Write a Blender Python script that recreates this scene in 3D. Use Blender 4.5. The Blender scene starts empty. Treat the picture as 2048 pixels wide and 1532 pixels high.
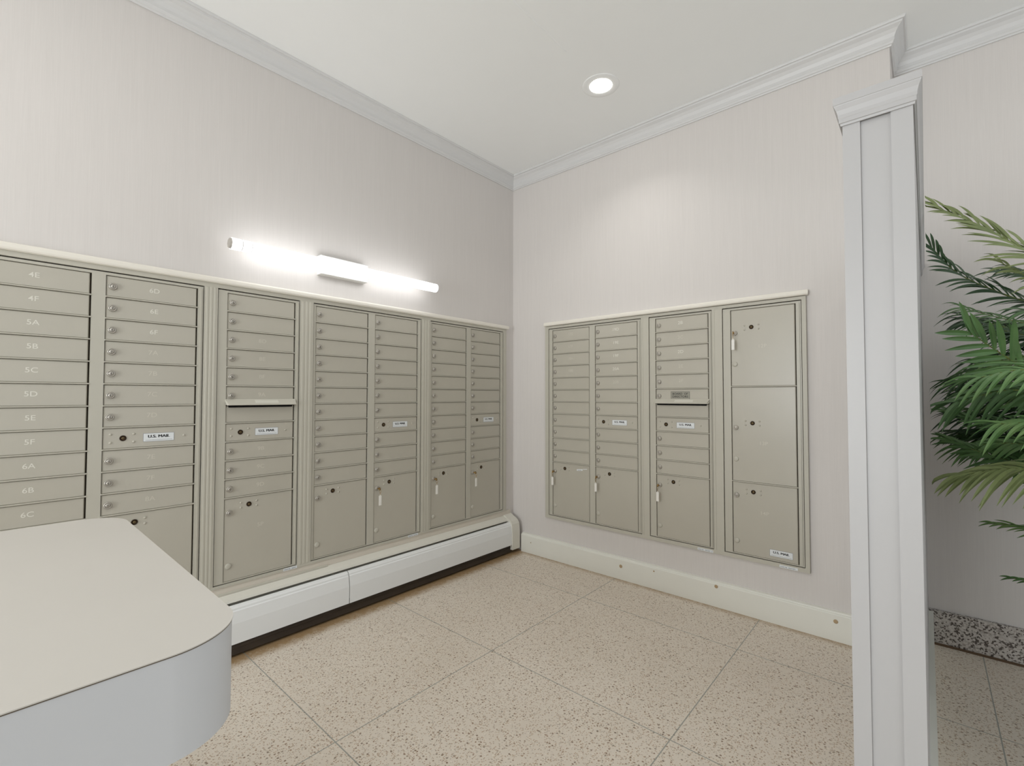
import bpy, bmesh, math, random
from mathutils import Matrix, Vector
random.seed(7)
sc = bpy.context.scene
COL = sc.collection

# ---------------------------------------------------------------- camera, world, exposure, lights
def make_camera():
    cd = bpy.data.cameras.new('camera'); co = bpy.data.objects.new('camera', cd); COL.objects.link(co)
    yaw, pit, rol = 0.7230029, 0.0275252, 0.0010462
    fw = Vector((math.cos(yaw)*math.cos(pit), math.sin(yaw)*math.cos(pit), math.sin(pit)))
    r = Vector((math.sin(yaw), -math.cos(yaw), 0)); u = r.cross(fw)
    r2 = r*math.cos(rol)+u*math.sin(rol); u2 = -r*math.sin(rol)+u*math.cos(rol)
    m = Matrix((r2, u2, -fw)).transposed().to_4x4()
    m.translation = Vector((-2.8525, -2.5057, 1.2166))
    co.matrix_world = m
    cd.sensor_width = 36; cd.lens = 36*938.65/2048; cd.clip_start = .02; cd.clip_end = 60
    sc.camera = co
make_camera()

w = bpy.data.worlds.new('world'); sc.world = w; w.use_nodes = True
bg = w.node_tree.nodes['Background']
bg.inputs[0].default_value = (0.90, 0.955, 1.0, 1); bg.inputs[1].default_value = 0.80
sc.view_settings.view_transform = 'Standard'; sc.view_settings.look = 'None'
sc.view_settings.gamma = 1; sc.view_settings.use_curve_mapping = False
sc.view_settings.exposure = 0.37

TUBE_EMIT = 2.9
DISC_EMIT = 7.0
DOWN_W = 1.6        # each ceiling downlight, watts

FILL_PANEL_W = 1.0
WINDOW_FILL_W = 76.0
CEIL = 2.995

# ---------------------------------------------------------------- helpers
def lin(c):
    return tuple((x/255/12.92 if x/255 <= .04045 else ((x/255+.055)/1.055)**2.4) for x in c)+(1,)

class N:
    def __init__(s, name):
        s.m = bpy.data.materials.new(name); s.m.use_nodes = True
        s.t = s.m.node_tree; s.b = s.t.nodes['Principled BSDF']
    def n(s, ty, **kw):
        x = s.t.nodes.new(ty)
        for k, v in kw.items():
            if k.startswith('i_'):
                key = k[2:]
                x.inputs[int(key) if key.isdigit() else key.replace('_', ' ')].default_value = v
            else: setattr(x, k, v)
        return x
    def l(s, a, b): s.t.links.new(a, b)
    def math(s, op, a, b=None, c=None):
        x = s.n('ShaderNodeMath', operation=op)
        for i, v in enumerate((a, b, c)):
            if v is None: continue
            if isinstance(v, (int, float)): x.inputs[i].default_value = v
            else: s.l(v, x.inputs[i])
        return x.outputs[0]
    def mix(s, f, a, b):
        x = s.n('ShaderNodeMix', data_type='RGBA')
        for i, v in ((0, f), (6, a), (7, b)):
            if isinstance(v, (int, float, tuple)): x.inputs[i].default_value = v
            else: s.l(v, x.inputs[i])
        return x.outputs[2]
    def pos(s):
        g = s.n('ShaderNodeNewGeometry'); return g.outputs['Position']
    def scaled(s, v, sx, sy, sz):
        x = s.n('ShaderNodeVectorMath', operation='MULTIPLY'); s.l(v, x.inputs[0]); x.inputs[1].default_value = (sx, sy, sz)
        return x.outputs[0]
    def noise(s, v, scale, detail=2, rough=.5):
        x = s.n('ShaderNodeTexNoise'); s.l(v, x.inputs['Vector'])
        x.inputs['Scale'].default_value = scale; x.inputs['Detail'].default_value = detail; x.inputs['Roughness'].default_value = rough
        return x.outputs['Fac']
    def ramp(s, f, stops):
        x = s.n('ShaderNodeValToRGB'); s.l(f, x.inputs[0]); e = x.color_ramp.elements
        while len(e) < len(stops): e.new(.5)
        for el, (p, c) in zip(e, stops): el.position = p; el.color = c
        return x.outputs[0]
    def bump(s, h, strength, dist=.001):
        x = s.n('ShaderNodeBump'); x.inputs['Strength'].default_value = strength; x.inputs['Distance'].default_value = dist
        s.l(h, x.inputs['Height']); s.l(x.outputs[0], s.b.inputs['Normal'])

def paint(name, rgb, rough=.45, var=.03, spec=.5, metal=0, bump=0, coat=0):
    k = N(name); c = lin(rgb)
    f = k.noise(k.pos(), 9, 3)
    d = tuple(x*(1-var) for x in c[:3])+(1,); e = tuple(min(1, x*(1+var)) for x in c[:3])+(1,)
    k.l(k.mix(f, d, e), k.b.inputs['Base Color'])
    k.b.inputs['Roughness'].default_value = rough; k.b.inputs['Metallic'].default_value = metal
    k.b.inputs['Specular IOR Level'].default_value = spec
    if bump: k.bump(k.noise(k.pos(), 260, 2), bump)
    return k.m

def wallpaper_mat():
    k = N('wallpaper'); p = k.pos()
    a = k.noise(k.scaled(p, 260, 260, 5), 1, 3, .7)
    b = k.noise(k.scaled(p, 60, 60, 2), 1, 2)
    c = k.noise(k.scaled(p, 1.3, 1.3, 1.3), 1, 2)
    f = k.math('ADD', k.math('MULTIPLY', a, .6), k.math('ADD', k.math('MULTIPLY', b, .25), k.math('MULTIPLY', c, .15)))
    k.l(k.ramp(f, [(.36, lin((215, 210, 206))), (.64, lin((220, 215, 211)))]), k.b.inputs['Base Color'])
    k.b.inputs['Roughness'].default_value = .75; k.b.inputs['Specular IOR Level'].default_value = .25
    k.bump(a, .12)
    return k.m

def terrazzo_mat():
    k = N('terrazzo'); p = k.pos()
    def vor(scale):
        v = k.n('ShaderNodeTexVoronoi'); k.l(p, v.inputs['Vector']); v.inputs['Scale'].default_value = scale
        sep = k.n('ShaderNodeSeparateColor'); k.l(v.outputs['Color'], sep.inputs[0])
        return v.outputs['Distance'], sep.outputs
    base = k.ramp(k.noise(p, 2.2, 3), [(.3, lin((222, 211, 196))), (.7, lin((230, 220, 206)))])
    d1, r1 = vor(175)
    m1 = k.math('MULTIPLY', k.math('LESS_THAN', d1, .47), k.math('GREATER_THAN', r1[0], .42))
    col1 = k.ramp(r1[1], [(0, lin((164, 136, 108))), (.3, lin((196, 170, 142))), (.55, lin((176, 164, 148))), (.8, lin((242, 234, 222))), (1, lin((150, 126, 100)))])
    c = k.mix(k.math('MULTIPLY', m1, .8), base, col1)
    d2, r2 = vor(85)
    m2 = k.math('MULTIPLY', k.math('LESS_THAN', d2, .32), k.math('GREATER_THAN', r2[0], .74))
    col2 = k.ramp(r2[2], [(0, lin((124, 104, 84))), (.5, lin((178, 132, 92))), (1, lin((146, 134, 118)))])
    c = k.mix(k.math('MULTIPLY', m2, .85), c, col2)
    xyz = k.n('ShaderNodeSeparateXYZ'); k.l(p, xyz.inputs[0]); X, Y = xyz.outputs[0], xyz.outputs[1]
    # old wax / rust tide mark along the heater and the painted baseboard
    nz = k.noise(p, 26, 3, .65)
    def edge(coord, start, width):
        mr = k.n('ShaderNodeMapRange'); k.l(coord, mr.inputs[0]); mr.inputs[1].default_value = start-width; mr.inputs[2].default_value = start
        return mr.outputs[0]
    e1 = edge(Y, -.075, .10); e2 = k.math('MULTIPLY', edge(X, .0, .07), k.math('GREATER_THAN', Y, -2.45))
    inA = k.math('LESS_THAN', X, 0.02)
    e = k.math('MULTIPLY', k.math('MAXIMUM', e1, k.math('MULTIPLY', e2, .65)), inA)
    s = k.math('MULTIPLY', k.math('SMOOTH_MIN', k.math('MULTIPLY', k.math('MULTIPLY', e, nz), 3.2), 1.0), .9)
    c = k.mix(s, c, lin((158, 126, 82)))
    # divider strips
    def strips(co, vals, w):
        out = None
        for v in vals:
            g = k.math('LESS_THAN', k.math('ABSOLUTE', k.math('SUBTRACT', co, v)), w)
            out = g if out is None else k.math('MAXIMUM', out, g)
        return out
    g = k.math('MAXIMUM', strips(X, (-3.58, -2.79, -2.0, -1.21, -.418, .372), .0022), strips(Y, (-.928, -1.804, -2.684, -3.56, -4.44), .0022))
    c = k.mix(k.math('MULTIPLY', g, .8), c, lin((142, 144, 136)))
    k.l(c, k.b.inputs['Base Color'])
    k.b.inputs['Roughness'].default_value = .42; k.b.inputs['Specular IOR Level'].default_value = .35
    return k.m

def granite_mat():
    k = N('speckled_granite'); p = k.pos()
    v = k.n('ShaderNodeTexVoronoi'); k.l(p, v.inputs['Vector']); v.inputs['Scale'].default_value = 155
    sep = k.n('ShaderNodeSeparateColor'); k.l(v.outputs['Color'], sep.inputs[0])
    k.l(k.ramp(sep.outputs[0], [(0, lin((70, 62, 58))), (.2, lin((96, 88, 82))), (.28, lin((180, 174, 168))), (.7, lin((204, 198, 192))), (1, lin((148, 138, 130)))]), k.b.inputs['Base Color'])
    k.b.inputs['Roughness'].default_value = .4
    return k.m

def emit_mat(name, rgb, strength):
    k = N(name); k.b.inputs['Base Color'].default_value = rgb
    k.b.inputs['Emission Color'].default_value = rgb; k.b.inputs['Emission Strength'].default_value = strength
    return k.m

def leaf_mat(name, cols):
    k = N(name); p = k.pos()
    oi = k.n('ShaderNodeObjectInfo')
    f = k.math('ADD', k.math('MULTIPLY', k.noise(p, 14, 2), .5), k.math('MULTIPLY', oi.outputs['Random'], .5))
    k.l(k.ramp(f, [(.1, lin(cols[0])), (.5, lin(cols[1])), (.9, lin(cols[2]))]), k.b.inputs['Base Color'])
    k.b.inputs['Roughness'].default_value = .42
    k.b.inputs['Subsurface Weight'].default_value = 0
    return k.m

M = {}
M['wallpaper'] = wallpaper_mat()
M['ceiling'] = paint('ceiling_paint', (248, 249, 248), .8, .008, .2)
M['white_trim'] = paint('white_trim_paint', (217, 216, 215), .4, .01)
M['partition'] = paint('partition_paint', (175, 174, 174), .4, .01)
M['floor'] = terrazzo_mat()
M['granite'] = granite_mat()
M['taupe'] = paint('taupe_enamel', (188, 184, 171), .36, .025, .5)
M['taupe_door'] = paint('taupe_door_enamel', (184, 179, 166), .29, .03, .5)
M['taupe_trim'] = paint('taupe_trim_enamel', (191, 187, 174), .42, .02, .4)
M['filler'] = paint('filler_board_paint', (214, 206, 193), .5, .02)
M['cream_trim'] = paint('cream_ledge_paint', (236, 231, 220), .45, .02, .4)
M['gap'] = paint('gap_shade_paint', (58, 50, 40), .8, .1, .2)  # dark colour stands in for shade in the door gaps
M['slot'] = paint('black_mail_slot', (14, 13, 12), .7, .1, .2)
M['nickel'] = paint('satin_nickel', (178, 173, 164), .34, .04, .5, .6)
M['bronze'] = paint('dark_bronze_lock', (52, 38, 24), .35, .1, .5, .6)
M['old_brass'] = paint('old_brass', (112, 96, 68), .45, .05, .5, .7)
M['brass'] = paint('brass', (176, 140, 78), .3, .05, .5, 1)
M['number'] = paint('pale_number_paint', (222, 219, 208), .5, .01)
M['number_faint'] = paint('faint_number_paint', (202, 197, 184), .45, .01)
M['label'] = paint('label_paper', (226, 229, 230), .5, .01)
M['hood_label'] = paint('hood_label_film', (208, 205, 193), .35, .01)
M['ink'] = paint('black_ink', (22, 22, 24), .6, .05)
M['grey_ink'] = paint('grey_ink', (120, 124, 130), .6, .05)
M['plate'] = paint('grey_name_plate', (150, 147, 134), .4, .03)
M['tag'] = paint('white_plastic_tag', (236, 233, 226), .4, .02)
M['base_trim'] = paint('painted_baseboard', (232, 231, 222), .5, .02, .4)
M['plug'] = paint('tan_screw_plug', (176, 152, 118), .6, .12)
M['heater'] = paint('heater_white_enamel', (234, 235, 234), .4, .015)
M['heater_cream'] = paint('heater_hood_enamel', (221, 218, 207), .42, .02)
M['heater_dark'] = paint('dark_heater_element', (58, 48, 38), .75, .35)  # mottled dark brown
M['laminate'] = paint('warm_white_laminate', (203, 199, 192), .45, .012, .35)
M['laminate_fill_tint'] = paint('white_laminate_fill_tint', (206, 208, 211), .5, .01, .35)  # bluish tint stands for the cool fill light on the counter side
M['laminate_edge'] = paint('dark_laminate_edge', (96, 86, 72), .5, .05)
M['plastic'] = paint('white_plastic', (236, 236, 233), .4, .01)
M['grey_plastic'] = paint('grey_cap_plastic', (170, 164, 156), .5, .02)
M['tube'] = emit_mat('glowing_tube', (.97, .985, 1, 1), TUBE_EMIT)
M['tube_end'] = emit_mat('glowing_tube_end', (.97, .985, 1, 1), TUBE_EMIT*.42)
M['ring'] = paint('downlight_ring_paint', (246, 247, 246), .6, .01)
M['disc'] = emit_mat('glowing_disc', (1, .97, .9, 1), DISC_EMIT)
M['panel'] = emit_mat('glowing_fill_panel', (1, .99, .975, 1), 1.5)
M['leaf'] = leaf_mat('palm_leaf', ((60, 86, 52), (92, 128, 74), (138, 160, 102)))
M['leaf_pale'] = leaf_mat('pale_palm_leaf', ((104, 116, 72), (136, 148, 96), (168, 174, 124)))
M['leaf_deep'] = leaf_mat('deep_palm_leaf', ((34, 56, 34), (52, 84, 48), (84, 116, 62)))
M['stem'] = paint('palm_stem', (112, 124, 58), .5, .15)
M['pot'] = paint('charcoal_pot', (70, 68, 66), .5, .05)
M['soil'] = paint('potting_soil', (52, 40, 30), .95, .3)
M['rust'] = paint('brown_sealant', (96, 76, 56), .8, .25)

class MB:
    """collects shapes of one part"""
    def __init__(s): s.v = []; s.f = []; s.mi = []; s.cur = 0; s.sm = []; s.smooth = False
    def add(s, vs, fs):
        o = len(s.v); s.v += [tuple(x) for x in vs]
        for f in fs: s.f.append([o+i for i in f]); s.mi.append(s.cur); s.sm.append(s.smooth)
        return s
    def box(s, x0, x1, y0, y1, z0, z1):
        return s.add([(x0,y0,z0),(x1,y0,z0),(x1,y1,z0),(x0,y1,z0),(x0,y0,z1),(x1,y0,z1),(x1,y1,z1),(x0,y1,z1)],
                     [(0,3,2,1),(4,5,6,7),(0,1,5,4),(1,2,6,5),(2,3,7,6),(3,0,4,7)])
    def pan(s, x0, x1, z0, z1, yb, yf, c=.003):
        """box whose front (lower y = yf) edges are chamfered"""
        q = lambda i, y: [(x0+i,y,z0+i),(x1-i,y,z0+i),(x1-i,y,z1-i),(x0+i,y,z1-i)]
        vs = q(0, yb)+q(0, yf+c)+q(c, yf)
        fs = [(0,3,2,1)[::-1] if 0 else (3,2,1,0)]
        for a, b in ((0, 4), (4, 8)):
            for i in range(4):
                j = (i+1) % 4; fs.append((a+i, a+j, b+j, b+i))
        fs.append((8, 9, 10, 11))
        return s.add(vs, fs)
    def cyl(s, c, ax, r0, r1, h, n=24, cap=True, smooth=True):
        """cylinder/cone from c along unit axis ax"""
        ax = Vector(ax).normalized(); t = ax.orthogonal().normalized(); b = ax.cross(t); c = Vector(c)
        vs = []
        for k, (r, d) in enumerate(((r0, 0), (r1, h))):
            for i in range(n):
                a = 2*math.pi*i/n; vs.append(c+ax*d+(t*math.cos(a)+b*math.sin(a))*r)
        o = s.smooth; s.smooth = smooth
        s.add(vs, [(i, (i+1) % n, n+(i+1) % n, n+i) for i in range(n)]); s.smooth = o
        if cap:
            base = len(s.v)-2*n
            s.f.append([base+i for i in range(n)][::-1]); s.mi.append(s.cur); s.sm.append(False)
            s.f.append([base+n+i for i in range(n)]); s.mi.append(s.cur); s.sm.append(False)
        return s
    def lathe(s, c, ax, prof, n=28):
        """prof = list of (radius, distance along axis)"""
        ax = Vector(ax).normalized(); t = ax.orthogonal().normalized(); b = ax.cross(t); c = Vector(c)
        vs = []
        for r, d in prof:
            for i in range(n):
                a = 2*math.pi*i/n; vs.append(c+ax*d+(t*math.cos(a)+b*math.sin(a))*r)
        fs = []
        for k in range(len(prof)-1):
            for i in range(n):
                j = (i+1) % n; fs.append((k*n+i, k*n+j, (k+1)*n+j, (k+1)*n+i))
        o = s.smooth; s.smooth = True; s.add(vs, fs); s.smooth = o
        return s
    def tube(s, pts, r, n=8, r1=None):
        pts = [Vector(p) for p in pts]; m = len(pts); vs = []
        for k, p in enumerate(pts):
            d = (pts[min(k+1, m-1)]-pts[max(k-1, 0)]).normalized()
            t = d.cross(Vector((.3, .2, 1))).normalized(); b = d.cross(t)
            rr = r if r1 is None else r+(r1-r)*k/(m-1)
            for i in range(n):
                a = 2*math.pi*i/n; vs.append(p+(t*math.cos(a)+b*math.sin(a))*rr)
        fs = [(k*n+i, k*n+(i+1) % n, (k+1)*n+(i+1) % n, (k+1)*n+i) for k in range(m-1) for i in range(n)]
        fs += [tuple(range(n))[::-1], tuple((m-1)*n+i for i in range(n))]
        o = s.smooth; s.smooth = True; s.add(vs, fs); s.smooth = o
        return s
    def extrude(s, prof, x0, x1):
        """profile (d, z) extruded along x; y = -d"""
        n = len(prof)
        vs = [(x0, -d, z) for d, z in prof]+[(x1, -d, z) for d, z in prof]
        return s.add(vs, [(i, (i+1) % n, n+(i+1) % n, n+i) for i in range(n)]+[tuple(range(n))[::-1], tuple(range(n, 2*n))])
    def prism(s, poly, z0, z1):
        n = len(poly); vs = [(x, y, z0) for x, y in poly]+[(x, y, z1) for x, y in poly]
        return s.add(vs, [(i, (i+1) % n, n+(i+1) % n, n+i) for i in range(n)]+[tuple(range(n))[::-1], tuple(range(n, 2*n))])
    def mesh(s, name, mats):
        me = bpy.data.meshes.new(name); me.from_pydata(s.v, [], s.f)
        for m in (mats if isinstance(mats, (list, tuple)) else [mats]): me.materials.append(m)
        for p, i, sm in zip(me.polygons, s.mi, s.sm): p.material_index = i; p.use_smooth = sm
        bm = bmesh.new(); bm.from_mesh(me); bmesh.ops.recalc_face_normals(bm, faces=bm.faces); bm.to_mesh(me); bm.free()
        me.update(); return me

def link(name, data, parent=None, loc=(0, 0, 0), rot=None, label=None):
    o = bpy.data.objects.new(name, data); COL.objects.link(o); o.location = loc
    if rot: o.rotation_euler = rot
    if parent: o.parent = parent
    if label: o['label'] = label
    return o
def thing(o, label, cat, group=None):
    o['label'] = label; o['category'] = cat
    if group: o['group'] = group
    return o
def struct(name, data, loc=(0, 0, 0), rot=None):
    o = link(name, data, None, loc, rot); o['kind'] = 'structure'; return o

def sweep(path, prof, side=1):
    """closed profile (offset, z) swept on a 2D polyline with mitred corners; offset goes to the side of the path"""
    P = [Vector(p) for p in path]; n = len(prof); mb = MB(); vs = []
    for k, p in enumerate(P):
        nn = []
        if k > 0: d = (P[k]-P[k-1]).normalized(); nn.append(Vector((-d.y, d.x))*side)
        if k < len(P)-1: d = (P[k+1]-P[k]).normalized(); nn.append(Vector((-d.y, d.x))*side)
        if len(nn) == 2: a = nn[0]+nn[1]; a = a/(1+nn[0].dot(nn[1]))
        else: a = nn[0]
        for o, z in prof: vs.append((p.x+a.x*o, p.y+a.y*o, z))
    fs = [(k*n+i, k*n+(i+1) % n, (k+1)*n+(i+1) % n, (k+1)*n+i) for k in range(len(P)-1) for i in range(n)]
    fs += [tuple(range(n))[::-1], tuple((len(P)-1)*n+i for i in range(n))]
    return mb.add(vs, fs)

_tc = {}
def text_mesh(txt, size, mat, bold=0, sx=1.0, depth=.0003, spacing=1.0, heavy=0):
    """centred lettering in the x-z plane, facing -y"""
    key = (txt, size, mat.name, bold, sx)
    if key in _tc: return _tc[key]
    cu = bpy.data.curves.new('lettering', 'FONT'); cu.body = txt; cu.size = size; cu.align_x = 'CENTER'; cu.align_y = 'CENTER'
    cu.offset = bold; cu.extrude = depth; cu.resolution_u = 4; cu.space_character = spacing
    tmp = bpy.data.objects.new('lettering', cu); COL.objects.link(tmp)
    dg = bpy.context.evaluated_depsgraph_get(); dg.update()
    me = bpy.data.meshes.new_from_object(tmp.evaluated_get(dg))
    bpy.data.objects.remove(tmp); bpy.data.curves.remove(cu)
    if heavy:                                            # heavier strokes: the same letters laid side by side
        bm = bmesh.new()
        for dx in (-heavy, 0, heavy):
            n0 = len(bm.verts); bm.from_mesh(me); bm.verts.ensure_lookup_table()
            for v in bm.verts[n0:]: v.co.x += dx; v.co.z += dx*.02
        bm.to_mesh(me); bm.free()
    me.transform(Matrix.Rotation(math.pi/2, 4, 'X') @ Matrix.Diagonal((sx, 1, 1, 1)))
    me.materials.clear(); me.materials.append(mat); me.name = 'lettering'
    _tc[key] = me; return me

# ---------------------------------------------------------------- room shell
WA, WB = .012, .012          # planes of the two papered walls (lockers sit just in front of them)
XC = .30                     # papered wall beyond the partition
YR = -2.402                  # outer corner of the end wall
struct('floor', MB().box(-6.5, XC+.2, -5.6, .25, -.12, 0).mesh('floor', M['floor']))
struct('ceiling', MB().box(-6.5, XC+.2, -5.6, .25, CEIL, CEIL+.12).mesh('ceiling', M['ceiling']))
struct('wall_left', MB().box(-6.5, XC+.12, WA, WA+.16, 0, CEIL).mesh('wall_left', M['wallpaper']))
struct('wall_back', MB().box(WB, XC+.02, YR, WA, 0, CEIL).mesh('wall_back', M['wallpaper']))
struct('wall_right', MB().box(XC, XC+.14, -5.6, YR+.002, 0, CEIL).mesh('wall_right', M['wallpaper']))

cz = CEIL
crown = [(0, cz-.097), (.007, cz-.098), (.009, cz-.091), (.014, cz-.088), (.016, cz-.080), (.019, cz-.076), (.020, cz-.062),
         (.026, cz-.046), (.036, cz-.032), (.046, cz-.024), (.050, cz-.021), (.052, cz-.013), (.059, cz-.012), (.062, cz-.006), (.062, cz+.001), (0, cz+.001)]
o = struct('trim_1', sweep([(-6.4, WA), (WB, WA), (WB, YR), (XC, YR), (XC, -5.5)], crown, -1).mesh('crown_moulding', M['white_trim']))
# taped seam in the ceiling
struct('trim_2', MB().box(-1.9, -.884, -1.1425, -1.1395, CEIL-.0015, CEIL+.001).mesh('ceiling_seam', M['ceiling']))
# granite base of the far wall with a line of old sealant
struct('baseboard_right', MB().box(XC-.02, XC+.001, -5.5, -2.40, .006, .165).mesh('baseboard_right', M['granite']))
struct('trim_3', MB().box(XC-.026, XC, -5.5, -2.40, 0, .010).mesh('sealant_line', M['rust']))

# front wall behind the camera; its window is made up to carry fill light
WY0, WY1, WZ0, WZ1 = -2.3, -.5, .3, 2.3
mb = MB(); mb.box(-6.66, -6.5, -5.6, WY0, 0, CEIL); mb.box(-6.66, -6.5, WY1, .17, 0, CEIL); mb.box(-6.66, -6.5, WY0, WY1, 0, WZ0); mb.box(-6.66, -6.5, WY0, WY1, WZ1, CEIL)
struct('wall_front', mb.mesh('wall_front', M['wallpaper']))
mb = MB()
for a in ((WY0, WY0+.06, WZ0, WZ1), (WY1-.06, WY1, WZ0, WZ1), (WY0, WY1, WZ0, WZ0+.06), (WY0, WY1, WZ1-.06, WZ1), ((WY0+WY1)/2-.03, (WY0+WY1)/2+.03, WZ0, WZ1)): mb.box(-6.62, -6.53, *a)
struct('fill_window_1', mb.mesh('fill_window_frame', M['white_trim']))
ld = bpy.data.lights.new('window_fill_light', 'AREA'); ld.shape = 'RECTANGLE'; ld.size = WZ1-WZ0-.12; ld.size_y = WY1-WY0-.12; ld.energy = WINDOW_FILL_W; ld.color = (.93, .975, 1)
lo = bpy.data.objects.new('window_fill_light', ld); COL.objects.link(lo); lo.location = (-6.51, (WY0+WY1)/2, (WZ0+WZ1)/2); lo.rotation_euler = (0, -math.pi/2, 0)

# painted baseboard of the end wall with screw plugs
bb = struct('baseboard_back', sweep([(WB+.002, -.10), (WB+.002, -2.36)], [(0, 0), (.030, 0), (.030, .128), (.027, .133), (.022, .135), (.020, .142), (.0, .145)], -1).mesh('baseboard_back', M['base_trim']))
for y, z, r in ((-.198, .085, .004), (-.967, .088, .011), (-1.198, .112, .005), (-1.577, .118, .010), (-2.149, .098, .010)):
    link('screw_plug', MB().lathe((0, 0, 0), (-1, 0, 0), [(r, -.0005), (r, .0012), (r*.8, .002), (.0001, .002)], 16).mesh('screw_plug', M['plug']), bb, (WB+.002-.030, y, z), label='round tan screw plug')

# ---------------------------------------------------------------- mailbox units (local: x along the wall, -y out of the wall)
ZT, ZB, PITCH = 1.725, .325, .0895
ROW0 = 1.712
def rowz(n): return ROW0-PITCH*n           # top of row n
DY = -.001                                  # door face
RAIL = -.0065                               # rails stand slightly proud
_mc = {}
def cached(key, fn):
    if key not in _mc: _mc[key] = fn()
    return _mc[key]
def lock_mesh(kind):
    mb = MB()
    if kind == 'cam':
        mb.lathe((0, 0, 0), (0, -1, 0), [(.0142, 0), (.0142, .0055), (.0128, .0082), (.0100, .0088), (.0094, .0066), (.0084, .0066), (.0078, .0096), (.0040, .0100), (.0001, .0100)], 24)
        mb.cur = 1; mb.box(-.0009, .0009, -.0104, -.0094, -.0045, .0045)
        return mb.mesh('lock', [M['nickel'], M['bronze']])
    if kind == 'blank':
        mb.lathe((0, 0, 0), (0, -1, 0), [(.0138, 0), (.0138, .003), (.0115, .0046), (.006, .0052), (.0001, .0053)], 24)
        return mb.mesh('lock_blank', M['taupe'])
    mb.lathe((0, 0, 0), (0, -1, 0), [(.0118, 0), (.0118, .002), (.0105, .003), (.0080, .0026), (.0074, .0014), (.0001, .0014)], 24)
    mb.cur = 1; mb.lathe((0, 0, 0), (0, -1, 0), [(.0056, .0012), (.0056, .0030), (.0050, .0034), (.0001, .0034)], 20)
    mb.cur = 0; mb.box(-.0008, .0008, -.0038, -.0030, -.0032, .0032)
    return mb.mesh('master_lock', [M['bronze'], M['old_brass']])
LOCK = {k: lock_mesh(k) for k in ('cam', 'blank', 'master')}
RIV = MB().lathe((0, 0, 0), (0, -1, 0), [(.0052, 0), (.0050, .0012), (.0036, .0024), (.0016, .003), (.0001, .0031)], 12).mesh('rivet', M['taupe_door'])
def rivets(d, cx, cz_, pts):
    for x, z in pts: link('rivet', RIV, d, (cx+x, DY, cz_+z))

def door(root, x0, x1, zt, zb, name='mailbox_door', number=None, faint=False, lk=True, extra=None, ox=0, oz=0):
    g = .0022
    w_, h_ = round(x1-x0-.0055-g, 4), round(zt-zb-.0048, 4)
    me = cached(('door', w_, h_), lambda: MB().pan(0, w_, 0, h_, .010, DY, .0032).mesh('door_panel', M['taupe_door']))
    d = link(name, me, root, (x0+g-ox, 0, zb+.001-oz))
    if lk: link('lock', LOCK['cam'], d, (.0225-g, DY, h_/2-.001), label='round nickel lock')
    if number:
        link('door_number', text_mesh(number, .027, M['number_faint' if faint else 'number'], .0001, 1.12), d, (.162-g, DY-.0002, h_/2+.003), label='painted number '+number)
    return d

def carrier(root, x0, x1, zt, zb, ox, oz):
    """master door of the carrier: round dark lock, rivets and the white label"""
    d = door(root, x0, x1, zt, zb, 'carrier_door', lk=False, ox=ox, oz=oz)
    h = zt-zb-.005; zc = h/2
    link('master_lock', LOCK['master'], d, (.064, DY, zc), label='dark bronze round lock')
    rivets(d, 0, zc, [(.024, .0175), (.024, -.017), (.100, .0165), (.100, -.017), (.278, .0)])
    mail_label(d, .186, zc-.002)
    return d
def mail_label(parent, cx, cz_, w_=.110, h_=.036):
    lb = link('mail_label', cached('lab', lambda: (lambda m: m.mesh('mail_label', [M['grey_ink'], M['label']]))(
        (lambda m: (m.box(-w_/2, w_/2, -.0006, 0, -h_/2, h_/2), setattr(m, 'cur', 1), m.box(-w_/2+.0012, w_/2-.0012, -.0009, -.0005, -h_/2+.0012, h_/2-.0012), m)[-1])(MB()))), parent, (cx, DY, cz_), label='white label reading U.S. MAIL')
    # the lettering lies on the label, one mesh
    big = text_mesh('U.S. MAIL', .0170, M['ink'], 0, 1.12, heavy=.00075); o = link('mail_lettering', big, parent, (cx, DY-.0010, cz_+.0035), label='black U.S. MAIL lettering')
    mb = MB()
    for i in range(22):
        x = -.046+i*.0043; mb.box(x, x+.003, -.0012, -.0009, -.0122, -.0108)
    link('small_print', cached('sp', lambda: mb.mesh('small_print', M['grey_ink'])), parent, (cx, DY, cz_), label='grey line of fine print')
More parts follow.
